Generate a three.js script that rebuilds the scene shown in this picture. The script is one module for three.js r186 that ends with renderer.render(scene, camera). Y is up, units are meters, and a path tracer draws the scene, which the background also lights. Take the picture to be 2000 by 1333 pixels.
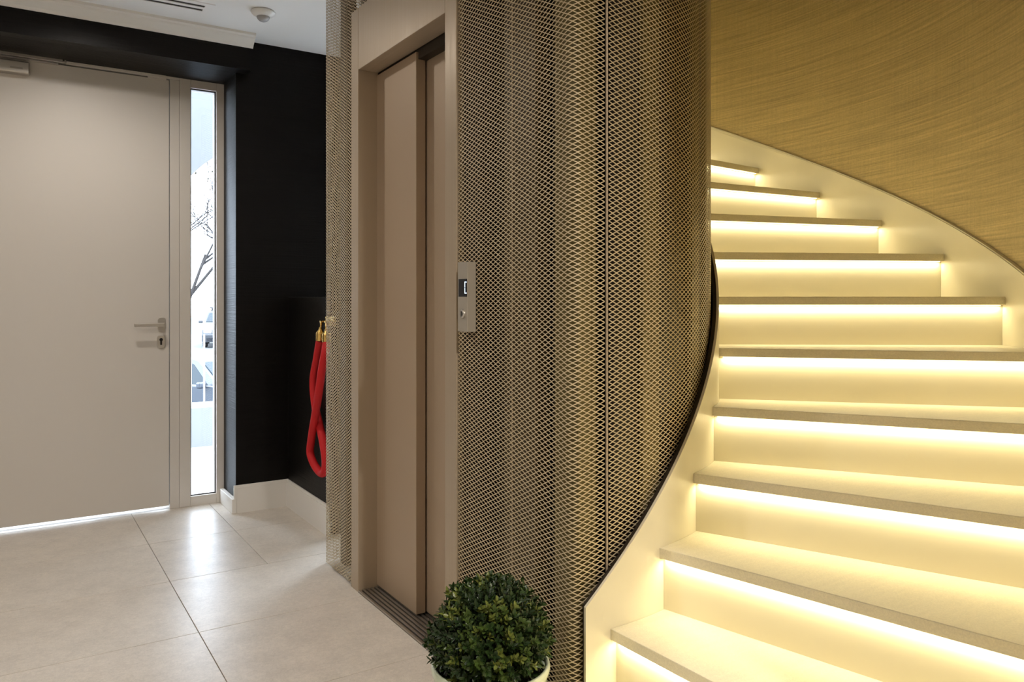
import * as THREE from 'three';
import { mergeGeometries } from 'three/addons/utils/BufferGeometryUtils.js';
import { RoundedBoxGeometry } from 'three/addons/geometries/RoundedBoxGeometry.js';
import { RectAreaLightUniformsLib } from 'three/addons/lights/RectAreaLightUniformsLib.js';

// ------------------------------------------------------------------ camera, sky, exposure
// Room axes: x runs along the entrance-door wall, y up, -z is "v", the way towards that wall.
RectAreaLightUniformsLib.init();
const W = 2000, HH = 1333, F = 1514.7, HORIZON = 584.8;
const scene = new THREE.Scene();
const camera = new THREE.PerspectiveCamera(2 * Math.atan(HH / 2 / F) * 180 / Math.PI, W / HH, 0.05, 300);
camera.position.set(0, 1.1188, 0);
camera.rotation.y = -32.96 * Math.PI / 180;
camera.setViewOffset(W, HH, 0, HH / 2 - HORIZON, W, HH);
scene.background = new THREE.Color().setRGB(0.84, 0.96, 1.10);
scene.backgroundIntensity = 14.0;
const LED = { color: new THREE.Color().setRGB(1, 0.88, 0.56), intensity: 57, glow: 2.5 };
const LOBBY = { color: new THREE.Color().setRGB(1, 0.92, 0.83), intensity: 9 };
const renderer = new THREE.WebGLRenderer({ antialias: true });
renderer.toneMapping = THREE.LinearToneMapping;
renderer.toneMappingExposure = 1.0;
renderer.shadowMap.enabled = true;

// ------------------------------------------------------------------ helpers
let seed = 7;
const rnd = () => { seed = (seed * 1664525 + 1013904223) >>> 0; return seed / 4294967296; };
const rr = (a, b) => a + (b - a) * rnd();
const used = {};
const numbered = (n) => { used[n] = (used[n] ?? -1) + 1; return used[n] ? n + '_' + String(used[n]).padStart(3, '0') : n; };
const lin = (r, g, b) => new THREE.Color().setRGB(r, g, b);
const std = (c, rough, extra = {}) => new THREE.MeshPhysicalMaterial({ color: c, roughness: rough, ...extra });
function meshOf(name, g, m) {
  const o = new THREE.Mesh(Array.isArray(g) ? mergeAll(g) : g, m);
  o.name = numbered(name); o.castShadow = o.receiveShadow = true; return o;
}
function mergeAll(list) {
  const a = list.map((g) => { const h = g.index ? g.toNonIndexed() : g.clone(); for (const k of Object.keys(h.attributes)) if (!['position', 'normal', 'uv'].includes(k)) h.deleteAttribute(k); if (!h.attributes.uv) h.setAttribute('uv', new THREE.BufferAttribute(new Float32Array(h.attributes.position.count * 2), 2)); return h; });
  return a.length === 1 ? a[0] : mergeGeometries(a);
}
function struct(name, g, m, parent) {              // a piece of the setting
  const o = meshOf(name, g, m); (parent ?? scene).add(o);
  if (!parent) o.userData = { kind: 'structure' };
  return o;
}
function structGroup(name, pos = [0, 0, 0]) { const o = new THREE.Group(); o.name = numbered(name); o.position.set(...pos); o.userData = { kind: 'structure' }; scene.add(o); return o; }
function thing(name, label, category, [x, y, z], group) {
  const o = new THREE.Group(); o.name = numbered(name); o.position.set(x, y, z); scene.add(o);
  o.userData = { label, category }; if (group) o.userData.group = group;
  return o;
}
// parts are modelled in world metres and moved into their thing's own axes
function part(parent, name, g, m) {
  const o = meshOf(name, g, m); parent.updateWorldMatrix(true, false);
  o.geometry.applyMatrix4(parent.matrixWorld.clone().invert());
  parent.add(o); return o;
}
const box = (x0, x1, y0, y1, v0, v1) => new THREE.BoxGeometry(x1 - x0, y1 - y0, v1 - v0).translate((x0 + x1) / 2, (y0 + y1) / 2, -(v0 + v1) / 2);
const rbox = (x0, x1, y0, y1, v0, v1, r = 0.003, s = 2) => new RoundedBoxGeometry(x1 - x0, y1 - y0, v1 - v0, s, r).translate((x0 + x1) / 2, (y0 + y1) / 2, -(v0 + v1) / 2);
function prism(pts, y0, y1, bevel = 0, hole) {      // pts in (x, v)
  const sh = new THREE.Shape(pts.map((p) => new THREE.Vector2(p[0], p[1])));
  if (hole) sh.holes.push(new THREE.Path(hole.map((p) => new THREE.Vector2(p[0], p[1]))));
  const g = new THREE.ExtrudeGeometry(sh, { depth: y1 - y0 - 2 * bevel, bevelEnabled: bevel > 0, bevelSize: bevel, bevelThickness: bevel, bevelSegments: 2, bevelOffset: -bevel, curveSegments: 4 });
  return g.translate(0, 0, y0 + bevel).rotateX(-Math.PI / 2);
}
function planarUV(g) {                               // uv in metres by the largest face of the normal
  const p = g.attributes.position, n = g.attributes.normal, uv = new Float32Array(p.count * 2);
  for (let i = 0; i < p.count; i++) {
    const ax = Math.abs(n.getX(i)), ay = Math.abs(n.getY(i)), az = Math.abs(n.getZ(i));
    if (ay >= ax && ay >= az) { uv[2 * i] = p.getX(i); uv[2 * i + 1] = p.getZ(i); }
    else if (ax >= az) { uv[2 * i] = p.getZ(i); uv[2 * i + 1] = p.getY(i); }
    else { uv[2 * i] = p.getX(i); uv[2 * i + 1] = p.getY(i); }
  }
  g.setAttribute('uv', new THREE.BufferAttribute(uv, 2)); return g;
}
function tex(w, h, fn, srgb) {                       // fn(x, y) -> [r, g, b] in 0..255
  const d = new Uint8Array(w * h * 4);
  for (let y = 0; y < h; y++) for (let x = 0; x < w; x++) { const c = fn(x, y), i = (y * w + x) * 4; d[i] = c[0]; d[i + 1] = c[1]; d[i + 2] = c[2]; d[i + 3] = 255; }
  const t = new THREE.DataTexture(d, w, h); t.wrapS = t.wrapT = THREE.RepeatWrapping; t.magFilter = THREE.LinearFilter; t.minFilter = THREE.LinearMipmapLinearFilter;
  if (srgb) t.colorSpace = THREE.SRGBColorSpace; t.needsUpdate = true; return t;
}
const clamp = (x, a, b) => Math.max(a, Math.min(b, x));
function noiseField(w, h, cx, cy) {                  // wrapping value noise, cx by cy cells
  const g = new Float32Array(cx * cy).map(() => rnd());
  return (x, y) => {
    const fx = x / w * cx, fy = y / h * cy, ix = Math.floor(fx), iy = Math.floor(fy); let tx = fx - ix, ty = fy - iy;
    tx = tx * tx * (3 - 2 * tx); ty = ty * ty * (3 - 2 * ty);
    const at = (i, j) => g[((j % cy + cy) % cy) * cx + (i % cx + cx) % cx];
    return (at(ix, iy) * (1 - tx) + at(ix + 1, iy) * tx) * (1 - ty) + (at(ix, iy + 1) * (1 - tx) + at(ix + 1, iy + 1) * tx) * ty;
  };
}

// ------------------------------------------------------------------ materials
function grasscloth(base, contrast, w = 1024, h = 1024) {   // woven horizontal fibres on 1.4 m
  const a = noiseField(w, h, 6, 512), b = noiseField(w, h, 9, 300), c = noiseField(w, h, 256, 340), d = noiseField(w, h, 4, 90), e = noiseField(w, h, 340, 5);
  const f = (x, y) => 0.34 * a(x, y) + 0.24 * b(x, y) + 0.17 * c(x, y) + 0.15 * d(x, y) + 0.10 * e(x, y) - 0.5;
  const map = tex(w, h, (x, y) => { const k = 1 + contrast * f(x, y); return base.map((q) => clamp(q * k, 0, 255)); }, true);
  const bump = tex(w, h, (x, y) => { const k = clamp(128 + 260 * f(x, y), 0, 255); return [k, k, k]; });
  map.repeat.set(1 / 1.4, 1 / 1.4); bump.repeat.copy(map.repeat);
  return { map, bumpMap: bump };
}
const oliveCloth = new THREE.MeshPhysicalMaterial({ ...grasscloth([194, 173, 122], 0.42), bumpScale: 0.0008, roughness: 0.62 });
const darkCloth = new THREE.MeshPhysicalMaterial({ ...grasscloth([14, 12, 11], 0.9), bumpScale: 0.0012, roughness: 0.5, specularIntensity: 0.35, sheen: 1, sheenColor: lin(0.75, 0.76, 0.78), sheenRoughness: 0.25 });
const tileTex = (() => { const n = noiseField(1024, 1024, 400, 400), m = noiseField(1024, 1024, 18, 18), q = noiseField(1024, 1024, 90, 140);
  const t = tex(1024, 1024, (x, y) => { const k = 1 + 0.07 * (n(x, y) - 0.5) + 0.05 * (m(x, y) - 0.5) + 0.05 * (q(x, y) - 0.5); return [207 * k, 199 * k, 188 * k].map((z) => clamp(z, 0, 255)); }, true); t.repeat.set(1 / 1.1, 1 / 1.1); return t; })();
const tileRough = (() => { const m = noiseField(512, 512, 30, 30); const t = tex(512, 512, (x, y) => { const k = 240 + 15 * m(x, y); return [k, k, k]; }); t.repeat.set(1 / 1.1, 1 / 1.1); return t; })();
const tileMats = [1, 0.985, 1.015].map((k) => std(lin(k, k, k), 0.37, { map: tileTex, roughnessMap: tileRough, specularIntensity: 0.9 }));
const stoneTex = (() => { const n = noiseField(512, 512, 256, 256), m = noiseField(512, 512, 9, 70);
  const t = tex(512, 512, (x, y) => { const k = 1 + 0.06 * (n(x, y) - 0.5) + 0.025 * (m(x, y) - 0.5); return [231 * k, 222 * k, 196 * k].map((z) => clamp(z, 0, 255)); }, true); t.repeat.set(2, 2); return t; })();
const brushTex = (() => { const n = noiseField(256, 1024, 256, 8); return tex(256, 1024, (x, y) => { const k = 190 + 60 * n(x, y); return [k, k, k]; }); })();
const M = {
  grout: std(lin(0.22, 0.2, 0.18), 0.9),
  ceiling: std(lin(0.86, 0.855, 0.845), 0.85),
  plaster: std(lin(0.7, 0.68, 0.64), 0.8),
  trim: std(lin(0.80, 0.775, 0.73), 0.45),
  door: std(lin(0.66, 0.62, 0.57), 0.42),
  gasket: std(lin(0.05, 0.05, 0.055), 0.6),
  steel: std(lin(0.55, 0.52, 0.48), 0.34, { metalness: 0.9 }),
  darkHole: std(lin(0.012, 0.01, 0.01), 0.8),
  cream: std(lin(0.76, 0.70, 0.53), 0.34),
  tread: std(lin(1, 1, 1), 0.42, { map: stoneTex }),
  darkSteel: std(lin(0.03, 0.022, 0.014), 0.5, { metalness: 0.3 }),
  bronze: std(lin(0.48, 0.39, 0.285), 0.5, { metalness: 0.35, roughnessMap: brushTex }),
  bronzeDoor: std(lin(0.46, 0.35, 0.245), 0.48, { metalness: 0.3 }),
  mesh: std(lin(0.60, 0.49, 0.315), 0.45, { metalness: 0.12 }),
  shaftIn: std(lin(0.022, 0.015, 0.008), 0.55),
  post: std(lin(0.17, 0.135, 0.05), 0.5, { metalness: 0.2 }),
  alu: std(lin(0.42, 0.38, 0.33), 0.36, { metalness: 0.85 }),
  glass: new THREE.MeshPhysicalMaterial({ color: lin(0.97, 0.985, 1), transmission: 1, thickness: 0, roughness: 0.0, ior: 1.5 }),
  brass: std(lin(0.78, 0.52, 0.17), 0.2, { metalness: 1 }),
  velvet: std(lin(0.55, 0.004, 0.008), 0.7, { sheen: 0.5, sheenColor: lin(0.8, 0.05, 0.04), sheenRoughness: 0.4 }),
  white: std(lin(0.8, 0.79, 0.77), 0.35),
  lens: std(lin(0.4, 0.4, 0.41), 0.25),
  pot: std(lin(0.60, 0.66, 0.50), 0.28, { clearcoat: 0.4 }),
  soil: std(lin(0.02, 0.013, 0.008), 0.95),
  ledStrip: new THREE.MeshStandardMaterial({ color: 0xffffff, emissive: LED.color, emissiveIntensity: LED.glow }),
  lampDisc: new THREE.MeshStandardMaterial({ color: 0xffffff, emissive: LOBBY.color, emissiveIntensity: 6 }),
  screen: std(lin(0.012, 0.014, 0.02), 0.2),
  digit: new THREE.MeshStandardMaterial({ color: 0x000000, emissive: lin(0.75, 0.88, 1), emissiveIntensity: 1.6 }),
  outWall: std(lin(0.13, 0.134, 0.137), 0.8),
  parapet: std(lin(0.2, 0.207, 0.21), 0.8),
  paving: std(lin(0.62, 0.61, 0.6), 0.8),
  asphalt: std(lin(0.06, 0.064, 0.07), 0.9),
};

// ------------------------------------------------------------------ the room's measures
const CU = 1.228, CV = 2.402;                       // axis of the round stair
const R_MESH = 0.934, R_IN = 0.9595, R_OUT = 1.903, R_WALL = 1.9145;
const CEIL = 2.48, RISE = 0.161, A0 = -98.8, DA = 10.488, NSTEP = 16;
const rad = (d) => d * Math.PI / 180;
const pol = (r, a) => [CU + r * Math.cos(rad(a)), CV + r * Math.sin(rad(a))];
const arc = (r, a0, a1, n = 40) => Array.from({ length: n + 1 }, (_, i) => pol(r, a0 + (a1 - a0) * i / n));
const noseY = (a) => RISE * ((a - A0) / DA + 1);
// a curved plate between two radii, its bottom and top given as functions of the angle; uv in metres
function arcPlate(r0, r1, a0, a1, n, bot, top) {
  const P = [], U = [], quad = (a, b, c, d, ua, ub, uc, ud) => { P.push(...a, ...b, ...c, ...a, ...c, ...d); U.push(...ua, ...ub, ...uc, ...ua, ...uc, ...ud); };
  const at = (r, a, y) => { const [x, v] = pol(r, a); return [x, y, -v]; };
  for (let i = 0; i < n; i++) {
    const a = a0 + (a1 - a0) * i / n, b = a0 + (a1 - a0) * (i + 1) / n, ya = bot(a), yb = bot(b), ta = top(a), tb = top(b), s = (r, q) => r * rad(q);
    quad(at(r0, a, ya), at(r0, a, ta), at(r0, b, tb), at(r0, b, yb), [s(r0, a), ya], [s(r0, a), ta], [s(r0, b), tb], [s(r0, b), yb]);
    quad(at(r1, a, ya), at(r1, b, yb), at(r1, b, tb), at(r1, a, ta), [s(r1, a), ya], [s(r1, b), yb], [s(r1, b), tb], [s(r1, a), ta]);
    quad(at(r0, a, ta), at(r1, a, ta), at(r1, b, tb), at(r0, b, tb), [s(r0, a), 0], [s(r0, a), r1 - r0], [s(r0, b), r1 - r0], [s(r0, b), 0]);
    quad(at(r0, a, ya), at(r0, b, yb), at(r1, b, yb), at(r1, a, ya), [s(r0, a), 0], [s(r0, b), 0], [s(r0, b), r1 - r0], [s(r0, a), r1 - r0]);
    if (i === 0) quad(at(r0, a, ya), at(r1, a, ya), at(r1, a, ta), at(r0, a, ta), [0, ya], [r1 - r0, ya], [r1 - r0, ta], [0, ta]);
    if (i === n - 1) quad(at(r0, b, yb), at(r0, b, tb), at(r1, b, tb), at(r1, b, yb), [0, yb], [0, tb], [r1 - r0, tb], [r1 - r0, yb]);
  }
  const g = new THREE.BufferGeometry();
  g.setAttribute('position', new THREE.Float32BufferAttribute(P, 3)); g.setAttribute('uv', new THREE.Float32BufferAttribute(U, 2)); g.computeVertexNormals();
  return g;
}

// ------------------------------------------------------------------ setting: floor of large tiles
const floor = struct('floor', box(-2.7, 3.5, -0.2, -0.004, -2.9, 4.6), M.grout);
{
  const gap = 0.0012, rows = [];
  for (let v = 3.314 - 0.558 * 11; v < 4.46; v += 0.558) rows.push([v, Math.min(v + 0.558, 4.47)]);
  let n = 0;
  for (const [v0, v1] of rows) {
    const back = v0 > 3.2, cuts = [-2.6, 0.534 - 2.24, 0.534 - 1.12, 0.534];
    if (back) cuts.push(0.917, 2.0); else cuts.push(1.654, 2.7);
    for (let i = 0; i + 1 < cuts.length; i++) {
      const pts = [[cuts[i] + gap, v0 + gap], [cuts[i + 1] - gap, v0 + gap], [cuts[i + 1] - gap, v1 - gap], [cuts[i] + gap, v1 - gap]];
      const t = meshOf('tile', planarUV(prism(pts, -0.012, 0, 0.0008)), tileMats[n++ % 3]);
      t.position.y = 0; floor.add(t);
    }
  }
}
// ceiling with the stair opening, and the storey above that closes the stairwell
{
  const hole = [...arc(1.93, -99, 69, 48), ...arc(0.94, 69, -99, 32)];
  struct('ceiling', prism([[-2.7, -2.9], [3.5, -2.9], [3.5, 4.6], [-2.7, 4.6]], CEIL, CEIL + 0.256, 0, hole), M.ceiling);
  struct('ceiling_upper', prism(arc(2.1, 0, 354, 60), 5.0, 5.15), M.ceiling);
  struct('wall_upper', arcPlate(R_WALL, 2.1, 69, 270, 50, () => CEIL + 0.28, () => 5), M.plaster);
}
// the curved wall of the stairwell, with a glazed garden door behind the lift
struct('wall_right', [
  arcPlate(R_WALL, 2.1, -90, 47, 60, () => -0.05, () => 5), arcPlate(R_WALL, 2.1, 68.4, 69.2, 2, () => -0.05, () => 5),
  arcPlate(R_WALL, 2.1, 47, 68.4, 10, () => 2.12, () => 5)], oliveCloth);
{
  const w = structGroup('window_2', [CU, 0, -CV]);
  part(w, 'frame', [arcPlate(1.96, 2.02, 47, 48.5, 2, () => 0, () => 2.12), arcPlate(1.96, 2.02, 66.9, 68.4, 2, () => 0, () => 2.12), arcPlate(1.96, 2.02, 48.5, 66.9, 6, () => 0, () => 0.08), arcPlate(1.96, 2.02, 48.5, 66.9, 6, () => 2.06, () => 2.12)], M.trim);
  part(w, 'pane', arcPlate(1.988, 1.992, 48.5, 66.9, 6, () => 0.08, () => 2.06), M.glass);
}
struct('wall_front', planarUV(box(-2.7, 1.5, -0.05, CEIL + 0.05, -2.9, -2.7)), M.plaster);
struct('wall_left', planarUV(box(-2.7, -2.5, -0.05, CEIL + 0.05, -2.7, 4.6)), M.plaster);
struct('wall_side', planarUV(box(1.24, 1.5, -0.05, CEIL + 0.05, -2.7, 0.485)), M.plaster);
// entrance wall in dark grasscloth: right part, left part, lintel, projecting beam
const DOORV = 4.455;
struct('wall_back', [planarUV(box(0.995, 1.925, -0.05, CEIL + 0.05, 4.19, 4.6)), planarUV(box(-2.5, -0.42, -0.05, CEIL + 0.05, 4.19, 4.6)), planarUV(box(-0.42, 0.995, 2.304, CEIL + 0.05, 4.19, 4.6))], darkCloth);
struct('trim_1', planarUV(box(-2.5, 1.05, 2.304, CEIL, 4.105, 4.195)), darkCloth).userData.label = 'dark cloth-covered beam above the entrance';
{ // cornice: stepped profile swept along the beam
  const p = [[4.105, 2.418], [4.105, CEIL], [4.04, CEIL], [4.04, 2.468], [4.052, 2.462], [4.056, 2.455], [4.072, 2.444], [4.09, 2.43], [4.094, 2.424], [4.098, 2.418]];
  const sh = new THREE.Shape(p.map(([v, y]) => new THREE.Vector2(v, y)));
  struct('trim_2', new THREE.ExtrudeGeometry(sh, { depth: 3.56, bevelEnabled: false }).rotateY(Math.PI / 2).translate(-2.5, 0, 0), M.trim);
}
// low dark return wall beside the lift
struct('wall_return', planarUV(rbox(1.27, 1.40, 0, 1.13, 3.55, 4.19, 0.002)), darkCloth);
// skirting boards
const bead = (x0, x1, y0, y1, v0, v1) => rbox(x0, x1, y0, y1, v0, v1, 0.0025);
struct('baseboard_back', [box(0.983, 1.27, 0, 0.132, 4.176, 4.19), bead(0.983, 1.27, 0.131, 0.145, 4.18, 4.19)], M.trim);
struct('baseboard_return', [box(1.256, 1.27, 0, 0.132, 3.545, 4.18), bead(1.26, 1.27, 0.131, 0.145, 3.545, 4.184)], M.trim);
struct('baseboard_reveal', [bead(0.972, 0.995, 0, 0.077, 4.172, DOORV - 0.002)], M.trim);
struct('baseboard_curved', arcPlate(1.902, R_WALL, 10, 46.5, 20, () => 0, () => 0.13), M.trim);

// ------------------------------------------------------------------ entrance door and sidelight
{
  const d = structGroup('door_1', [0.22, 0, -DOORV]), f = DOORV, LX = -0.30, RX = 0.717;
  const leaf = part(d, 'door_leaf', planarUV(rbox(LX, RX - 0.003, 0.02, 2.284, f, f + 0.06, 0.0015)), M.door);
  part(d, 'frame', [rbox(-0.40, LX - 0.004, 0, 2.32, f - 0.004, f + 0.09, 0.002), rbox(LX - 0.0035, 0.7655, 2.291, 2.32, f - 0.0025, f + 0.09, 0.002), box(LX, RX, 2.27, 2.289, f + 0.062, f + 0.09), rbox(RX + 0.001, 0.7655, 0, 2.29, f - 0.002, f + 0.09, 0.002)], M.door);
  part(d, 'frame_cover', rbox(0.24, 0.70, 2.290, 2.318, f - 0.010, f - 0.002, 0.0015), M.door);
  part(d, 'strike_plate', rbox(0.61, 0.70, 2.278, 2.292, f - 0.006, f + 0.002, 0.001), M.door);
  const h = part(d, 'handle', [
    new THREE.CylinderGeometry(0.0075, 0.0075, 0.05, 16).rotateX(Math.PI / 2).translate(0.677, 0.985, -(f - 0.03)),
    new RoundedBoxGeometry(0.145, 0.020, 0.012, 3, 0.005).translate(0.612, 0.985, -(f - 0.056))], M.steel);
  const ros = new THREE.ExtrudeGeometry((() => { const s = new THREE.Shape(); const a = 0.018, b = 0.033, r = 0.014; s.moveTo(-a + r, -b); s.lineTo(a - r, -b); s.quadraticCurveTo(a, -b, a, -b + r); s.lineTo(a, b - r); s.quadraticCurveTo(a, b, a - r, b); s.lineTo(-a + r, b); s.quadraticCurveTo(-a, b, -a, b - r); s.lineTo(-a, -b + r); s.quadraticCurveTo(-a, -b, -a + r, -b); return s; })(), { depth: 0.006, bevelEnabled: true, bevelSize: 0.0015, bevelThickness: 0.0015, bevelSegments: 2 });
  part(d, 'rosette', ros.clone().translate(0.677, 0.987, -f), M.steel);
  part(d, 'lock_plate', ros.clone().translate(0.674, 0.893, -f), M.steel);
  const key = new THREE.Shape(); key.absarc(0, 0.010, 0.0085, -1.0, Math.PI + 1.0); key.lineTo(-0.0045, -0.018); key.lineTo(0.0045, -0.018);
  part(d, 'keyhole', new THREE.ExtrudeGeometry(key, { depth: 0.001, bevelEnabled: false }).translate(0.674, 0.895, -f + 0.0078), M.darkHole);
  // overhead closer: body on the leaf, slide rail on the frame head
  const c = part(d, 'door_closer', [rbox(-0.24, 0.083, 2.205, 2.263, f - 0.055, f + 0.001, 0.007, 3)], M.steel);
  part(d, 'nameplate', rbox(0.004, 0.055, 2.2225, 2.2305, f - 0.0556, f - 0.054, 0.0003, 1), std(lin(0.36, 0.34, 0.31), 0.4, { metalness: 0.8 }));
  part(d, 'closer_rail', [rbox(-0.36, 0.238, 2.289, 2.316, f - 0.028, f - 0.001, 0.002), rbox(-0.36, 0.205, 2.279, 2.287, f - 0.022, f - 0.004, 0.001)], M.steel);
  part(d, 'rail_screw', new THREE.CylinderGeometry(0.004, 0.004, 0.002, 10).rotateX(Math.PI / 2).translate(0.226, 2.302, -f + 0.0285), M.darkHole);

  const w = structGroup('window_1', [0.88, 0, -DOORV]);
  const gx0 = 0.822, gx1 = 0.955, gy0 = 0.052, gy1 = 2.262;
  part(w, 'frame', [rbox(0.766, gx0, 0, 2.318, f, f + 0.09, 0.003), rbox(gx1, 0.996, 0, 2.318, f, f + 0.09, 0.003), box(gx0 + 0.0005, gx1 - 0.0005, 0, gy0, f + 0.0005, f + 0.09), box(gx0 + 0.0005, gx1 - 0.0005, gy1, 2.3175, f + 0.0005, f + 0.09)], M.door);
  part(w, 'gasket', [box(gx1 - 0.006, gx1, gy0, gy1, f + 0.018, f + 0.024), box(gx0, gx0 + 0.006, gy0, gy1, f + 0.018, f + 0.024), box(gx0, gx1, gy1 - 0.006, gy1, f + 0.018, f + 0.024), box(gx0, gx1, gy0, gy0 + 0.006, f + 0.018, f + 0.024)], M.gasket);
  part(w, 'spacer', [box(gx1 - 0.004, gx1, gy0, gy1, f + 0.03, f + 0.044), box(gx0, gx1, gy1 - 0.004, gy1, f + 0.03, f + 0.044), box(gx0, gx1, gy0, gy0 + 0.004, f + 0.03, f + 0.044)], M.steel);
  part(w, 'pane', box(gx0, gx1, gy0, gy1, f + 0.026, f + 0.030), M.glass);
}

// ------------------------------------------------------------------ ceiling fittings
{
  const t = thing('air_diffuser', 'white linear slot diffuser with two dark slots in the ceiling', 'air vent', [0.0, CEIL, -3.815]);
  const y0 = CEIL - 0.004, y1 = CEIL;
  part(t, 'frame', [box(-1.0, 0.80, y0, y1, 3.860, 3.878), box(-1.0, 0.80, y0, y1, 3.808, 3.835), box(-1.0, 0.80, y0, y1, 3.752, 3.783), box(0.762, 0.80, y0, y1, 3.7835, 3.8075), box(0.762, 0.80, y0, y1, 3.8355, 3.8595)], M.ceiling);
  for (const [a, b] of [[3.835, 3.86], [3.783, 3.808]]) part(t, 'slot', box(-1.0, 0.762, y1 - 0.0012, y1 - 0.0002, a, b), M.darkHole);
  const s = thing('motion_detector', 'round white ceiling motion detector with grey domed lens', 'sensor', [1.007, CEIL, -3.713]);
  part(s, 'housing', new THREE.LatheGeometry([[0.0001, 0.0], [0.052, 0.0], [0.0555, -0.004], [0.055, -0.010], [0.048, -0.019], [0.036, -0.026], [0.030, -0.027], [0.0001, -0.027]].map(([a, b]) => new THREE.Vector2(a, b)), 48).translate(1.007, CEIL, -3.713), M.white);
  part(s, 'lens', new THREE.LatheGeometry([[0.030, -0.024], [0.0295, -0.030], [0.026, -0.038], [0.019, -0.045], [0.010, -0.049], [0.0001, -0.050]].map(([a, b]) => new THREE.Vector2(a, b)), 40).translate(1.007, CEIL, -3.713), M.lens);
}
function downlight(u, v, power, label) {
  const t = thing('ceiling_downlight', label, 'lamp', [u, CEIL, -v], 'lobby downlights');
  part(t, 'trim_ring', new THREE.LatheGeometry([[0.045, -0.0005], [0.06, -0.0005], [0.06, -0.004], [0.047, -0.006], [0.045, -0.003]].map(([a, b]) => new THREE.Vector2(a, b)), 32).translate(u, CEIL, -v), M.white);
  part(t, 'lamp_disc', new THREE.CylinderGeometry(0.045, 0.045, 0.002, 32).translate(u, CEIL - 0.0015, -v), M.lampDisc);
  const L = new THREE.SpotLight(LOBBY.color, LOBBY.intensity, 0, 1.45, 0.5, 2); L.intensity *= power;
  L.position.set(u, CEIL - 0.012, -v); L.target.position.set(u, 0, -v); L.castShadow = true; L.shadow.radius = 2.0; L.name = numbered('downlight_lamp');
  scene.add(L, L.target);
}
downlight(0.30, 3.60, 0.42, 'ceiling downlight nearest the entrance door');
downlight(-1.15, 1.90, 1.0, 'ceiling downlight in the middle of the lobby in front of the lift');
downlight(1.05, -0.30, 1.6, 'ceiling downlight near the foot of the stair');

// ------------------------------------------------------------------ the round stair
const stair = thing('staircase', 'cream winding staircase with a strip of warm light under every tread', 'staircase', [CU, 0, -CV]);
{
  const O = 0.037, OV = 0.018, TH = 0.027;
  const line = (a, r, off) => { const q = Math.sqrt(r * r - off * off), c = Math.cos(rad(a)), s = Math.sin(rad(a)); return [CU + q * c + off * s, CV + q * s - off * c]; };
  const angOf = ([x, v]) => Math.atan2(v - CV, x - CU) * 180 / Math.PI;
  const ribbon = (a, r0, r1, o0, o1) => [line(a, r0, o0), line(a, r1, o0), line(a, r1, o1), line(a, r0, o1)];
  for (let k = 0; k < NSTEP; k++) {
    const a = A0 + DA * k, b = a + DA, y = RISE * (k + 1);
    const st = new THREE.Group(); st.name = numbered('step'); stair.add(st);
    const p1 = line(a, R_IN, O), p2 = line(a, R_OUT, O), p3 = line(b, R_OUT, O - OV - 0.012), p4 = line(b, R_IN, O - OV - 0.012);
    const outer = arc(R_OUT, angOf(p2), angOf(p3), 8), inner = arc(R_IN, angOf(p4), angOf(p1), 6);
    part(st, 'tread', planarUV(prism([...outer, ...inner], y - TH, y, 0.0015)), M.tread);
    part(st, 'riser', planarUV(prism(ribbon(a, R_IN, R_OUT, O - OV, O - OV - 0.012), RISE * k, y - TH)), M.cream);
    const s = part(st, 'light_strip', prism(ribbon(a, R_IN + 0.012, R_OUT - 0.012, O - 0.006, O - 0.013), y - TH - 0.003, y - TH - 0.0002), M.ledStrip);
    const q0 = line(a, R_IN + 0.012, O - 0.0095), q1 = line(a, R_OUT - 0.012, O - 0.0095), len = Math.hypot(q1[0] - q0[0], q1[1] - q0[1]);
    const L = new THREE.RectAreaLight(LED.color, LED.intensity, len, 0.007);
    L.name = numbered('step_light'); L.position.set((q0[0] + q1[0]) / 2, y - TH - 0.0045, -(q0[1] + q1[1]) / 2);
    const zx = new THREE.Vector3((q1[0] - q0[0]) / len, 0, -(q1[1] - q0[1]) / len), up = new THREE.Vector3(0, 1, 0); // emits along its -z: down
    L.quaternion.setFromRotationMatrix(new THREE.Matrix4().makeBasis(zx, new THREE.Vector3().crossVectors(up, zx), up));
    scene.add(L);
  }
  const end = 68.6, base = (t) => Math.max(0, t);
  const topIn = (a) => noseY(a) + 0.166, topOut = (a) => noseY(a) + 0.128;
  part(stair, 'inner_stringer', arcPlate(0.9515, 0.9592, -94.9, end, 110, (a) => base(topIn(a) - 0.50), topIn), M.cream);
  part(stair, 'stringer_backing', arcPlate(0.940, 0.9513, -94.6, end, 110, (a) => base(topIn(a) - 0.50), (a) => topIn(a) - 0.002), M.darkSteel);
  part(stair, 'outer_stringer', arcPlate(R_OUT + 0.0005, R_WALL - 0.0005, A0, end, 110, (a) => base(topOut(a) - 0.45), topOut), M.cream);
  part(stair, 'stringer_moulding', [arcPlate(R_OUT - 0.005, R_WALL - 0.0005, A0, end, 110, (a) => topOut(a) + 0.001, (a) => topOut(a) + 0.010), arcPlate(R_OUT - 0.002, R_WALL - 0.0005, A0, end, 110, (a) => topOut(a) + 0.010, (a) => topOut(a) + 0.015)], M.cream);
  part(stair, 'soffit', arcPlate(R_IN, R_OUT, -70, end, 90, (a) => base(noseY(a) - 0.36), (a) => base(noseY(a) - 0.34) + 0.002), M.plaster);
}

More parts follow.
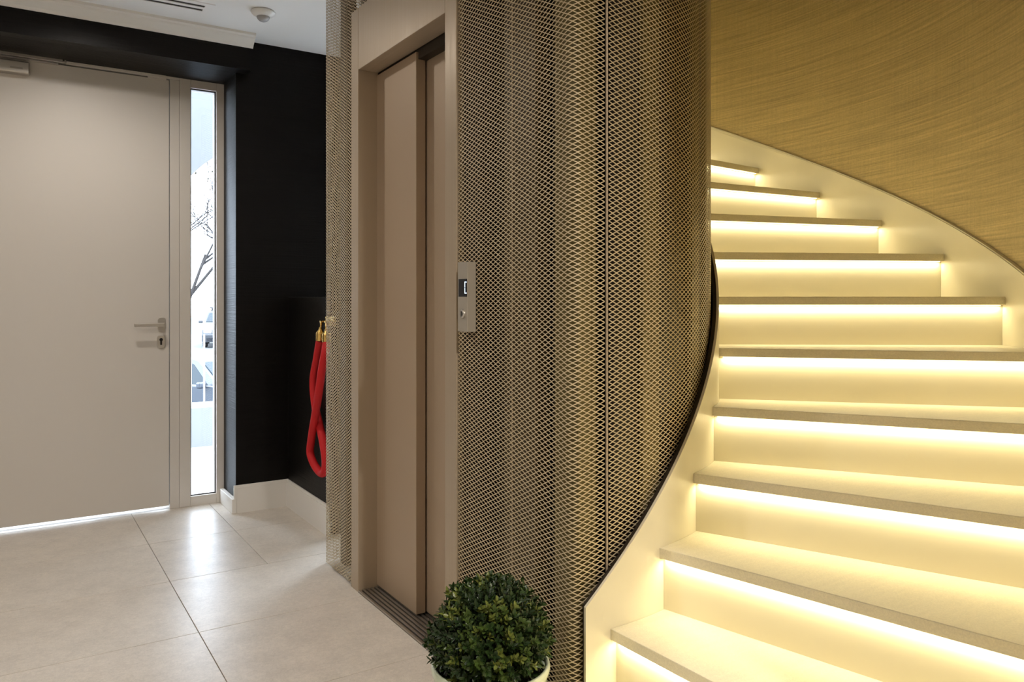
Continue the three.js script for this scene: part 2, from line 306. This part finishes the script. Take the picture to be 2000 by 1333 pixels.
// ------------------------------------------------------------------ the lift in its expanded-metal shaft
const LIFTX = 1.125;
const lift = thing('lift', 'bronze lift with two-panel sliding door inside a shaft of diamond expanded metal', 'elevator', [1.6, 0, -2.45]);
const HP = 0.013, HR = 0.0064;                      // half period along, half row up
function expanded(path, y0, y1) {                   // path: points (x, v) with outward side on the left of the walk's right
  const segs = []; let total = 0;
  for (let i = 0; i + 1 < path.length; i++) { const l = Math.hypot(path[i + 1][0] - path[i][0], path[i + 1][1] - path[i][1]); segs.push([total, l]); total += l; }
  const n = Math.round(total / HP), pts = [];
  let k = 0;
  for (let j = 0; j <= n; j++) {
    const s = Math.min(total * j / n, total - 1e-6); while (k < segs.length - 1 && s > segs[k][0] + segs[k][1]) k++;
    const t = (s - segs[k][0]) / segs[k][1], a = path[k], b = path[k + 1], dx = (b[0] - a[0]) / segs[k][1], dv = (b[1] - a[1]) / segs[k][1];
    pts.push([a[0] + (b[0] - a[0]) * t, a[1] + (b[1] - a[1]) * t, dv, -dx]);
  }
  const rows = Math.floor((y1 - y0) / HR), P = new Float32Array(rows * (n + 1) * 12), I = new Uint32Array(rows * n * 24);
  let p = 0, q = 0; const w = 0.00128, t = 0.0005;
  for (let i = 0; i < rows; i++) for (let j = 0; j <= n; j++) {
    const [x, v, nx, nv] = pts[j], e = (i + j) % 2 ? 1 : -1, y = y0 + HR * (i + 0.5) + e * (HR / 2 - 0.0004), out = e * 0.0002;
    for (const [dy, dn] of [[-w, -t], [-w, t], [w, t], [w, -t]]) { P[p++] = x + nx * (dn + out); P[p++] = y + dy; P[p++] = -(v + nv * (dn + out)); }
    if (j < n) { const b = (i * (n + 1) + j) * 4; for (let c = 0; c < 4; c++) { const d = (c + 1) % 4; I[q++] = b + c; I[q++] = b + d; I[q++] = b + 4 + d; I[q++] = b + c; I[q++] = b + 4 + d; I[q++] = b + 4 + c; } }
  }
  const g = new THREE.BufferGeometry(); g.setAttribute('position', new THREE.BufferAttribute(P, 3)); g.setIndex(new THREE.BufferAttribute(I, 1)); g.computeVertexNormals();
  return g;
}
function meshPanel(path, y0, y1) {
  const o = new THREE.Mesh(expanded(path, y0, y1), M.mesh); o.name = numbered('mesh_panel'); o.castShadow = o.receiveShadow = true;
  o.geometry.translate(-lift.position.x, -lift.position.y, -lift.position.z); lift.add(o); return o;
}
{
  const Y0 = 0.006, Y1 = CEIL - 0.004, fil = (cx, cv, r, a0, a1) => Array.from({ length: 7 }, (_, i) => { const a = rad(a0 + (a1 - a0) * i / 6); return [cx + r * Math.cos(a), cv + r * Math.sin(a)]; });
  const VL1 = 2.872, VL0 = 2.802, VR1 = 2.100, VR0 = 2.028, FT = 2.232, OT = 1.995, FX = 1.117;
  meshPanel([[LIFTX, VR0 - 0.001], ...fil(LIFTX + 0.024, 1.496, 0.024, 180, 270), pol(R_MESH, -90.4)], Y0, Y1);
  meshPanel(arc(R_MESH, -89.6, -15, 60), Y0, Y1);
  meshPanel(arc(R_MESH, -14.6, 58.7, 60), Y0, Y1);
  meshPanel([[1.713, 3.2], ...fil(LIFTX + 0.024, 3.176, 0.024, 90, 180), [LIFTX, VL1 + 0.001]], Y0, Y1);
  meshPanel([[LIFTX, VL1 + 0.0008], [LIFTX, VR0 - 0.0008]], FT + 0.002, Y1);
  part(lift, 'seam_rod', new THREE.CylinderGeometry(0.0024, 0.0024, Y1 - Y0, 12).translate(LIFTX + 0.0045, (Y0 + Y1) / 2, -1.74), M.bronze);
  for (const a of [-90, -14.8, 58.9]) { const [x, v] = pol(R_MESH + 0.001, a); part(lift, 'seam_rod', new THREE.CylinderGeometry(0.0032, 0.0032, Y1 - Y0, 12).translate(x, (Y0 + Y1) / 2, -v), M.bronze); }
  // frame: full-height jambs, header between
  part(lift, 'jamb', planarUV(rbox(FX, 1.20, 0, FT, VL0, VL1, 0.002)), M.bronze);
  part(lift, 'jamb', planarUV(rbox(FX, 1.142, 0, FT, VR0, VR1, 0.002)), M.bronze);
  const header = part(lift, 'header', planarUV(rbox(FX + 0.0005, 1.20, OT, FT, VR1 + 0.0008, VL0 - 0.0008, 0.002)), M.bronze);
  part(lift, 'header_sensor', new THREE.CylinderGeometry(0.006, 0.006, 0.002, 14).translate(1.165, OT - 0.0005, -2.14), M.darkHole);
  part(lift, 'door_track', box(1.203, 1.29, 1.96, 2.06, 2.0, 2.87), M.darkSteel);
  // two telescopic door panels
  part(lift, 'door_panel', planarUV(rbox(1.194, 1.231, 0.014, 1.985, 2.458, 2.818, 0.002)), M.bronzeDoor);
  part(lift, 'door_panel', planarUV(rbox(1.237, 1.272, 0.014, 1.985, 2.06, 2.50, 0.002)), M.bronzeDoor);
  // grooved aluminium sill
  part(lift, 'sill_tray', box(LIFTX - 0.008, 1.29, 0.0, 0.002, VR1, VL0), M.darkSteel);
  const sill = [];
  for (let i = 0; i < 9; i++) sill.push(rbox(LIFTX - 0.008 + i * 0.0165, LIFTX + 0.0015 + i * 0.0165, 0.0015, 0.008, VR1, VL0, 0.001, 1));
  part(lift, 'sill', sill, M.alu);
  // what shows through the mesh: posts, guide rails, the cab
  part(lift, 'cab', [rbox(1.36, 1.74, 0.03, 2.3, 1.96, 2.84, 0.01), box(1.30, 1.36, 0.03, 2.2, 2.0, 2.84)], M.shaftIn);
  const post = (x0, x1, v0, v1, m = M.post) => part(lift, 'shaft_post', rbox(x0, x1, 0, CEIL - 0.004, v0, v1, 0.004), m);
  post(1.19, 1.24, 1.722, 1.875, std(lin(0.085, 0.062, 0.03), 0.5)); post(1.19, 1.25, 1.532, 1.634); post(1.19, 1.25, 2.905, 2.96, M.shaftIn); post(1.18, 1.23, 3.10, 3.16, M.shaftIn);
  for (const a of [-79, -62, -50, -32]) part(lift, 'guide_rail', arcPlate(0.909, 0.922, a - 2.2, a + 2.2, 4, () => 0.004, () => CEIL - 0.004), M.post);
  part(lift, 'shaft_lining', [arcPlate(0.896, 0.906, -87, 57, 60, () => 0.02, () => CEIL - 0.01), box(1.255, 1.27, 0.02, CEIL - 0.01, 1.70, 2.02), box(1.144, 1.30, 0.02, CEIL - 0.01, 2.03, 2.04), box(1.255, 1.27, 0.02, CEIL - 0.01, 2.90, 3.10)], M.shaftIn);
}
{ // call panel on the shaft beside the door
  const v0 = 1.922, v1 = 1.979, x0 = 1.095, x1 = 1.1235, y0 = 1.025, y1 = 1.226;
  const t = thing('call_panel', 'narrow grey lift call panel with lit floor display and key switch', 'control panel', [1.11, y0, -(v0 + v1) / 2]);
  part(t, 'housing', rbox(x0, x1, y0, y1, v0, v1, 0.0015), std(lin(0.42, 0.38, 0.32), 0.45, { metalness: 0.2 }));
  const d = part(t, 'display', box(x0 - 0.0008, x0 + 0.001, 1.126, 1.177, v0 + 0.002, v1 - 0.006), M.screen);
  const yA = 1.135, yB = 1.169, w = 0.0026, vA = v0 + 0.003, vB = v0 + 0.0145, e0 = x0 - 0.0014, e1 = x0 - 0.0007;
  part(t, 'digit', [box(e0, e1, yA, (yA + yB) / 2 - 0.0008, vB - w, vB), box(e0, e1, (yA + yB) / 2 + 0.0008, yB, vB - w, vB), box(e0, e1, yB - w, yB, vA, vB - w - 0.0005), box(e0, e1, yA, yA + w, vA, vB - w - 0.0005)], M.digit);
  const k = part(t, 'key_switch', new THREE.LatheGeometry([[0.0001, 0.005], [0.006, 0.005], [0.0075, 0.007], [0.011, 0.006], [0.0125, 0.002], [0.0125, 0]].map(([a, b]) => new THREE.Vector2(a, b)), 32).rotateZ(Math.PI / 2).translate(x0, 1.077, -(v0 + 0.024)), M.steel);
  part(t, 'key_slot', rbox(x0 - 0.0062, x0 - 0.0045, 1.071, 1.083, v0 + 0.0225, v0 + 0.0255, 0.0005, 1), M.darkHole);
}

// ------------------------------------------------------------------ red velvet rope on the return wall
{
  const t = thing('barrier_rope', 'red velvet barrier rope with brass end hanging in a loop beside the lift', 'rope', [1.27, 1.0, -3.6]);
  const X = 1.238, S = Math.sin(rad(32.96)), C = Math.cos(rad(32.96));
  const at = (px, py, x = X) => { const k = (px - 1000) / F, d = x / (S + k * C); return new THREE.Vector3(x, 1.1188 - (py - HORIZON) * d / F, -d * (C - k * S)); };
  const one = new THREE.CatmullRomCurve3([at(625, 664), at(619, 700, 1.246), at(612, 745, 1.246), at(616, 795, 1.246), at(624, 830, 1.244), at(632, 870), at(636, 902), at(634, 922), at(626, 924), at(614, 908, 1.226), at(606, 885, 1.22), at(608, 860, 1.218), at(615, 815, 1.214), at(623, 765, 1.21), at(630, 715, 1.216), at(635, 690, 1.224), at(638, 668)]);
  part(t, 'rope', new THREE.TubeGeometry(one, 160, 0.0185, 18), M.velvet);
  const cap = (p, q) => { const dir = q.clone().sub(p).normalize(), m = new THREE.Quaternion().setFromUnitVectors(new THREE.Vector3(0, 1, 0), dir); return new THREE.LatheGeometry([[0.0195, -0.004], [0.0205, 0.0], [0.0205, 0.03], [0.0195, 0.036], [0.014, 0.042], [0.008, 0.050], [0.007, 0.060], [0.0001, 0.062]].map(([a, b]) => new THREE.Vector2(a, b)), 28).applyQuaternion(m).translate(p.x, p.y, p.z); };
  part(t, 'rope_end', cap(at(625, 664), at(626, 640)), M.brass);
  part(t, 'rope_end', cap(at(638, 668), at(637, 640)), M.brass);
  const h = at(627, 636);
  part(t, 'hook', [new THREE.TorusGeometry(0.016, 0.0045, 10, 28).rotateY(1.2).translate(h.x, h.y + 0.004, h.z), new THREE.TorusGeometry(0.016, 0.0045, 10, 28).rotateY(1.2).translate(h.x, h.y - 0.002, at(637, 640).z)], M.brass);
  part(t, 'wall_plate', [rbox(1.262, 1.2705, h.y - 0.005, h.y + 0.045, at(640, 640).z * -1 - 0.02, -h.z + 0.012, 0.003), new THREE.CylinderGeometry(0.005, 0.005, 0.04, 12).rotateZ(Math.PI / 2).translate(1.252, h.y + 0.018, h.z), new THREE.CylinderGeometry(0.005, 0.005, 0.04, 12).rotateZ(Math.PI / 2).translate(1.252, h.y + 0.018, at(637, 640).z)], M.brass);
}

// ------------------------------------------------------------------ clipped box ball in a pale pot
{
  const u = 0.912, v = 1.495, t = thing('potted_boxwood', 'clipped boxwood ball in a pale green glazed pot in front of the lift', 'plant', [u, 0, -v]);
  part(t, 'pot', new THREE.LatheGeometry([[0.0001, 0.0], [0.094, 0.0], [0.099, 0.004], [0.112, 0.12], [0.124, 0.235], [0.1285, 0.278], [0.1325, 0.283], [0.1345, 0.292], [0.1325, 0.301], [0.128, 0.303], [0.123, 0.298], [0.121, 0.27], [0.0001, 0.27]].map(([a, b]) => new THREE.Vector2(a, b)), 72).translate(u, 0, -v), M.pot);
  part(t, 'soil', new THREE.LatheGeometry([[0.0001, 0.279], [0.08, 0.277], [0.1205, 0.272]].map(([a, b]) => new THREE.Vector2(a, b)), 40).translate(u, 0, -v), M.soil);
  const cy = 0.355, R = 0.104;
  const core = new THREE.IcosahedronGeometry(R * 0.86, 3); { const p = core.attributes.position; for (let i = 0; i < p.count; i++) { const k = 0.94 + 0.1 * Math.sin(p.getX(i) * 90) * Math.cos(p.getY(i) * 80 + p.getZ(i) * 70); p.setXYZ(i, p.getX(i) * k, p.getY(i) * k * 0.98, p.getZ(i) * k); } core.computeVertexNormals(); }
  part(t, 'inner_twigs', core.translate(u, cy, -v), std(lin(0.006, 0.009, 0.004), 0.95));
  const leafMats = [lin(0.016, 0.036, 0.009), lin(0.026, 0.055, 0.011), lin(0.06, 0.10, 0.018), lin(0.14, 0.17, 0.03)].map((c) => std(c, 0.36, { specularIntensity: 0.8 }));
  function sprig(n, len) {
    const P = [], N = 5; const leaf = (base, dir, side, L, w) => {
      const up = new THREE.Vector3().crossVectors(side, dir).normalize();
      const q = (s, k, lift) => base.clone().addScaledVector(dir, s * L).addScaledVector(side, k * w).addScaledVector(up, lift);
      const rows = [[0, 0.08], [0.3, 0.85], [0.6, 1], [0.85, 0.6], [1, 0.02]];
      for (let i = 0; i + 1 < rows.length; i++) for (const sg of [-1, 1]) {
        const [s0, w0] = rows[i], [s1, w1] = rows[i + 1], bend = (s) => -0.0022 * s * s, cup = 0.0009;
        const a = q(s0, 0, bend(s0)), b = q(s0, sg * w0, bend(s0) + cup * w0), c = q(s1, sg * w1, bend(s1) + cup * w1), d = q(s1, 0, bend(s1));
        const tri = sg > 0 ? [a, b, c, a, c, d] : [a, c, b, a, d, c]; for (const x of tri) P.push(x.x, x.y, x.z);
      }
    };
    for (let i = 0; i < n; i++) {
      const y = len * (0.15 + 0.85 * i / (n - 1)), ph = i * Math.PI / 2 * 1.06 + rr(-0.25, 0.25);
      for (const s of [0, Math.PI]) {
        const tilt = 0.65 + 0.45 * i / n + rr(-0.1, 0.1), out = new THREE.Vector3(Math.cos(ph + s), 0, Math.sin(ph + s));
        const dir = out.clone().multiplyScalar(Math.cos(tilt)).add(new THREE.Vector3(0, Math.sin(tilt), 0)).normalize(), side = new THREE.Vector3(-out.z, 0, out.x);
        leaf(new THREE.Vector3(0, y, 0), dir, side, rr(0.014, 0.019) * (1 - 0.25 * i / n), rr(0.0029, 0.0039));
      }
    }
    const g = new THREE.BufferGeometry(); g.setAttribute('position', new THREE.Float32BufferAttribute(P, 3)); g.computeVertexNormals();
    const st = new THREE.CylinderGeometry(0.0006, 0.0009, len, 5).translate(0, len / 2, 0);
    return mergeAll([g, st]);
  }
  const shapes = [sprig(5, 0.031), sprig(5, 0.028), sprig(6, 0.036), sprig(4, 0.025)];
  const all = [], N = 640, cam = new THREE.Vector3(-u, 1.1188 - cy, v).normalize();
  for (let i = 0; i < N; i++) {
    const y = 1 - 1.75 * (i + 0.5) / N, rxy = Math.sqrt(1 - y * y), ph = i * 2.39996;
    const n = new THREE.Vector3(Math.cos(ph) * rxy, y, Math.sin(ph) * rxy), wob = 1 + 0.055 * Math.sin(5 * n.x + 2) * Math.cos(4 * n.z + n.y * 5) + rr(-0.05, 0.03);
    const pos = n.clone().multiplyScalar(R * wob * 0.93); if (y < 0) { pos.y *= 0.78; pos.x *= 1.08; pos.z *= 1.08; }
    const dir = n.clone().add(new THREE.Vector3(rr(-0.35, 0.35), 0.55 + rr(-0.2, 0.3), rr(-0.35, 0.35))).normalize();
    const tone = rnd(); all.push({ pos, dir, score: n.dot(cam), spin: rr(0, 6.28), s: rr(0.85, 1.2), shape: Math.floor(rnd() * 4), mat: tone < 0.25 ? 0 : tone < 0.55 ? 1 : tone < 0.85 ? 2 : 3 });
  }
  all.sort((a, b) => b.score - a.score);
  const place = (e) => new THREE.Matrix4().compose(e.pos.clone().add(new THREE.Vector3(0, cy, 0)), new THREE.Quaternion().setFromUnitVectors(new THREE.Vector3(0, 1, 0), e.dir).multiply(new THREE.Quaternion().setFromAxisAngle(new THREE.Vector3(0, 1, 0), e.spin)), new THREE.Vector3(e.s, e.s, e.s));
  for (const e of all.slice(0, 300)) { const o = new THREE.Mesh(shapes[e.shape], leafMats[e.mat]); o.name = numbered('sprig'); o.castShadow = o.receiveShadow = true; place(e).decompose(o.position, o.quaternion, o.scale); t.add(o); }
  const rest = new THREE.InstancedMesh(shapes[0], leafMats[1], N - 300); all.slice(300).forEach((e, i) => rest.setMatrixAt(i, place(e)));
  rest.name = 'foliage'; rest.userData = { kind: 'stuff' }; rest.castShadow = rest.receiveShadow = true; t.add(rest);
}

// ------------------------------------------------------------------ outside, seen through the sidelight
struct('terrace', planarUV(box(-6, 8, -0.25, -0.02, 4.6, 6.66)), M.paving);
{
  const pts = [[-25, 6.66, -1.9], [40, 6.66, -1.9], [40, 15, -1.36], [-25, 15, -1.36], [40, 30, -0.80], [-25, 30, -0.80], [40, 90, -0.8], [-25, 90, -0.8]];
  const g = new THREE.BufferGeometry(), V = (i) => [pts[i][0], pts[i][2] , -pts[i][1]], Q = [];
  pts[0][2] = pts[1][2] = -1.36;
  for (const [a, b, c, d] of [[0, 1, 2, 3], [3, 2, 4, 5], [5, 4, 6, 7]]) for (const i of [a, b, c, a, c, d]) Q.push(...V(i));
  const n = Q.length; for (let i = 0; i < n; i += 3) Q.push(Q[i], Q[i + 1] - 0.3, Q[i + 2]);
  g.setAttribute('position', new THREE.Float32BufferAttribute(Q, 3)); g.computeVertexNormals();
  struct('car_park_ground', g, M.asphalt);
}
struct('parapet', planarUV(rbox(-3, 3.65, -1.3, 0.285, 6.32, 6.66, 0.008)), M.parapet);
{ // porch: arched front wall and a roof slab
  const s = new THREE.Shape([[-2.2, 0.29], [-1.89, 0.29], [-1.89, 1.26]].map(([x, y]) => new THREE.Vector2(x, y)));
  s.absarc(-0.66, 1.26, 1.23, Math.PI, 0, true); s.lineTo(0.57, 0.29); s.lineTo(0.87, 0.29); s.lineTo(0.87, 1.26); s.absarc(2.1, 1.26, 1.23, Math.PI, 0, true); s.lineTo(3.33, 0.29); s.lineTo(3.65, 0.29); s.lineTo(3.65, 3.0); s.lineTo(-2.2, 3.0);
  struct('porch_arch', planarUV(new THREE.ExtrudeGeometry(s, { depth: 0.3, bevelEnabled: false, curveSegments: 40 }).translate(0, 0, -6.64)), M.outWall);
}
{
  const t = thing('railing', 'white metal railing of thin upright bars on the parapet outside the sidelight', 'railing', [1.5, 0.285, -6.4]);
  for (let i = 0; i < 26; i++) { const x = 0.30 + i * 0.098; part(t, 'bar', [new THREE.CylinderGeometry(0.0065, 0.0065, 0.56, 10).translate(x, 0.285 + 0.28, -6.4)], M.white); }
  part(t, 'rail', rbox(0.2, 2.9, 0.285, 0.292, 6.388, 6.412, 0.002), M.white);
}
function makeCar(name, label, pos, turn, paint, rack) {
  const t = thing(name, label, 'car', pos); t.rotation.y = turn;
  const glass = std(lin(0.018, 0.026, 0.032), 0.4, { specularIntensity: 0.3 }), tyre = std(lin(0.012, 0.013, 0.016), 0.85, { specularIntensity: 0.3 }), dark = std(lin(0.014, 0.016, 0.02), 0.6, { specularIntensity: 0.3 }), rim = std(lin(0.6, 0.62, 0.65), 0.3, { metalness: 0.6 });
  const add = (n, g, m) => { const o = meshOf(n, g, m); t.add(o); return o; };
  const s = new THREE.Shape([[-2.05, 0.32], [-2.1, 0.62], [-2.08, 0.88], [-2.0, 0.95], [0.75, 0.95], [1.2, 0.90], [1.75, 0.80], [2.0, 0.68], [2.08, 0.5], [2.05, 0.28], [1.68, 0.25]].map(([a, b]) => new THREE.Vector2(a, b)));
  s.absarc(1.33, 0.30, 0.35, -0.1, Math.PI + 0.1, false); s.lineTo(-0.95, 0.22); s.absarc(-1.3, 0.30, 0.35, -0.1, Math.PI + 0.1, false);
  add('body', new THREE.ExtrudeGeometry(s, { depth: 1.56, bevelEnabled: true, bevelSize: 0.04, bevelThickness: 0.05, bevelSegments: 3 }).translate(0, 0, -0.78), paint);
  const A = [[-2.0, 0.94], [-1.75, 1.38], [-1.2, 1.45], [-0.2, 1.45], [0.2, 1.38], [0.95, 0.94]];
  const cab = (k, w0, w1) => { const P = [], V = ([x, y], sg) => [x, y, sg * (w0 + (w1 - w0) * (y - 0.94) / 0.51)]; const n = A.length; for (let i = 0; i < n; i++) { const j = (i + 1) % n; P.push(...V(A[i], -1), ...V(A[i], 1), ...V(A[j], 1), ...V(A[i], -1), ...V(A[j], 1), ...V(A[j], -1)); } for (let i = 1; i + 1 < n; i++) for (const sg of [-1, 1]) P.push(...(sg > 0 ? [...V(A[0], 1), ...V(A[i + 1], 1), ...V(A[i], 1)] : [...V(A[0], -1), ...V(A[i], -1), ...V(A[i + 1], -1)])); const g = new THREE.BufferGeometry(); g.setAttribute('position', new THREE.Float32BufferAttribute(P, 3)); g.computeVertexNormals(); return g; };
  add('cabin', cab(0, 0.80, 0.62), paint);
  const pane = (pts) => { // side panes follow the cabin's lean, 6 mm proud
    const g = []; for (const sg of [-1, 1]) { const sh = new THREE.Shape(pts.map(([a, b]) => new THREE.Vector2(a, b))); const e = new THREE.ExtrudeGeometry(sh, { depth: 0.01, bevelEnabled: false }), p = e.attributes.position; for (let i = 0; i < p.count; i++) p.setZ(i, sg * (0.798 - 0.18 * (p.getY(i) - 0.94) / 0.51 + p.getZ(i))); e.computeVertexNormals(); g.push(e); } return g; };
  for (const p of [[[-1.86, 1.02], [-1.68, 1.33], [-1.15, 1.37], [-1.15, 1.0]], [[-1.08, 1.0], [-1.08, 1.38], [-0.30, 1.38], [-0.30, 0.99]], [[-0.22, 0.99], [-0.22, 1.37], [0.12, 1.32], [0.62, 0.99]]]) add('window', pane(p), glass);
  const ws = (() => { const V = (f, sg, y) => { const x = 0.2 + (0.95 - 0.2) * (1.38 - y) / 0.44; return [x + 0.012, y + 0.01, sg * (0.80 - 0.18 * (y - 0.94) / 0.51 - 0.07)]; }; const a = V(0, -1, 1.0), b = V(0, 1, 1.0), c = V(0, 1, 1.35), d = V(0, -1, 1.35), g = new THREE.BufferGeometry(); const back = [a, b, c, d].map(([x, y, z]) => [x - 0.01, y - 0.012, z]); const P = [a, b, c, a, c, d, back[0], back[2], back[1], back[0], back[3], back[2], a, back[0], back[1], a, back[1], b, b, back[1], back[2], b, back[2], c, c, back[2], back[3], c, back[3], d, d, back[3], back[0], d, back[0], a].flat(); g.setAttribute('position', new THREE.Float32BufferAttribute(P, 3)); g.computeVertexNormals(); return g; })();
  add('windscreen', ws, glass);
  for (const x of [1.33, -1.3]) for (const sg of [-1, 1]) {
    const w = add('wheel', new THREE.LatheGeometry([[0.19, -0.09], [0.27, -0.095], [0.3, -0.07], [0.305, 0], [0.3, 0.07], [0.27, 0.095], [0.19, 0.09]].map(([a, b]) => new THREE.Vector2(a, b)), 28).rotateX(Math.PI / 2).translate(x, 0.305, sg * 0.72), tyre);
    const r = meshOf('rim', [new THREE.CylinderGeometry(0.19, 0.19, 0.15, 24).rotateX(Math.PI / 2).translate(x, 0.305, sg * 0.72), ...[0, 1, 2, 3, 4].map((i) => new THREE.BoxGeometry(0.05, 0.17, 0.17).translate(0, 0.1, 0).rotateZ(i * 1.2566).translate(x, 0.305, sg * 0.73))], rim); w.add(r);
  }
  add('sill_strip', [-1, 1].map((sg) => new THREE.BoxGeometry(1.9, 0.07, 0.03).translate(0, 0.26, sg * 0.83)), dark);
  add('side_moulding', [-1, 1].map((sg) => new THREE.BoxGeometry(1.85, 0.035, 0.02).translate(0, 0.60, sg * 0.835)), dark);
  add('grille', [0, 1, 2, 3].map((i) => new THREE.BoxGeometry(0.03, 0.022, 1.0).translate(2.085 - i * 0.004, 0.42 + i * 0.055, 0)).concat([new THREE.BoxGeometry(0.04, 0.12, 1.3).translate(2.09, 0.34, 0)]), dark);
  add('headlight', [-1, 1].map((sg) => new RoundedBoxGeometry(0.1, 0.12, 0.3, 2, 0.03).translate(2.03, 0.64, sg * 0.62)), rim);
  add('mirror', [-1, 1].map((sg) => new RoundedBoxGeometry(0.1, 0.11, 0.16, 2, 0.03).translate(0.62, 1.0, sg * 0.92)), paint);
  add('door_handle', [-1, 1].map((sg) => new THREE.BoxGeometry(0.16, 0.03, 0.03).translate(-0.15, 0.84, sg * 0.835)), dark);
  if (rack) add('roof_rack', [-0.5, 0.5].map((z) => new THREE.CylinderGeometry(0.018, 0.018, 1.5, 8).rotateZ(Math.PI / 2).translate(-0.75, 1.53, z)).concat([-1.2, -0.3].map((x) => new THREE.BoxGeometry(0.06, 0.04, 1.2).translate(x, 1.55, 0))).concat([[-1.3, -0.5], [-0.2, -0.5], [-1.3, 0.5], [-0.2, 0.5]].map(([x, z]) => new THREE.BoxGeometry(0.06, 0.1, 0.05).translate(x, 1.49, z))), dark);
  return t;
}
const onView = (px, d) => { const X = (px - 1000) / F * d, S = Math.sin(rad(32.96)), C = Math.cos(rad(32.96)); return [d * S + X * C, -(d * C - X * S)]; };
{
  const [x1, z1] = onView(439, 32.5), [x2, z2] = onView(385, 14.2);
  makeCar('estate_car', 'silver white estate car with a roof rack parked across the street', [x1, -0.80, z1], rad(-103), std(lin(0.032, 0.035, 0.040), 0.45), true);
  makeCar('parked_car', 'dark blue grey car parked nose-on just behind the railing', [x2 + 0.4, -1.36, z2], rad(-62), std(lin(0.035, 0.042, 0.055), 0.3), false);
}
function tree(label, x, z, y, h, s) {
  seed = s; const t = thing('bare_tree', label, 'tree', [x, y, z], undefined), br = [], tr = [], leaves = [];
  const limb = (p, dir, len, r, depth) => {
    const q = p.clone().addScaledVector(dir, len), m = new THREE.Quaternion().setFromUnitVectors(new THREE.Vector3(0, 1, 0), dir), mid = p.clone().add(q).multiplyScalar(0.5);
    (depth === 0 ? tr : br).push(new THREE.CylinderGeometry(r * 0.7, r, len * 1.04, depth < 2 ? 8 : 4).applyQuaternion(m).translate(mid.x, mid.y, mid.z));
    if (depth >= 7) { leaves.push(q); return; }
    const n = depth < 3 ? 3 : 2 + (rnd() < 0.35 ? 1 : 0);
    for (let i = 0; i < n; i++) limb(p.clone().lerp(q, rr(0.6, 1)), dir.clone().add(new THREE.Vector3(rr(-0.8, 0.8), rr(-0.25, 0.5), rr(-0.8, 0.8))).normalize(), len * rr(0.6, 0.82), r * 0.6, depth + 1);
  };
  limb(new THREE.Vector3(0, 0, 0), new THREE.Vector3(0.05, 1, 0).normalize(), h * 0.3, h * 0.010, 0);
  const add = (n, g, m) => { const o = meshOf(n, g, m); t.add(o); return o; };
  const bark = std(lin(0.035, 0.03, 0.028), 0.9);
  add('trunk', tr, bark); add('branches', br, bark);
  const g = new THREE.CircleGeometry(0.03, 6).scale(0.7, 1.2, 1), im = new THREE.InstancedMesh(g, std(lin(0.03, 0.025, 0.015), 0.8), leaves.length), o = new THREE.Object3D();
  leaves.forEach((p, i) => { o.position.copy(p); o.rotation.set(rr(0, 6), rr(0, 6), 0); o.scale.setScalar(rr(0.5, 1.3)); o.updateMatrix(); im.setMatrixAt(i, o.matrix); });
  im.name = numbered('dry_leaves'); im.userData = { kind: 'stuff' }; t.add(im); return t;
}
{
  const [xa, za] = onView(352, 21), [xb, zb] = onView(470, 38);
  tree('bare leafless tree with a few dry leaves on the near side of the street', xa, za, -1.1, 8.5, 21);
  tree('bare leafless tree farther off behind the estate car', xb, zb, -0.8, 10, 77);
}
renderer.render(scene, camera);
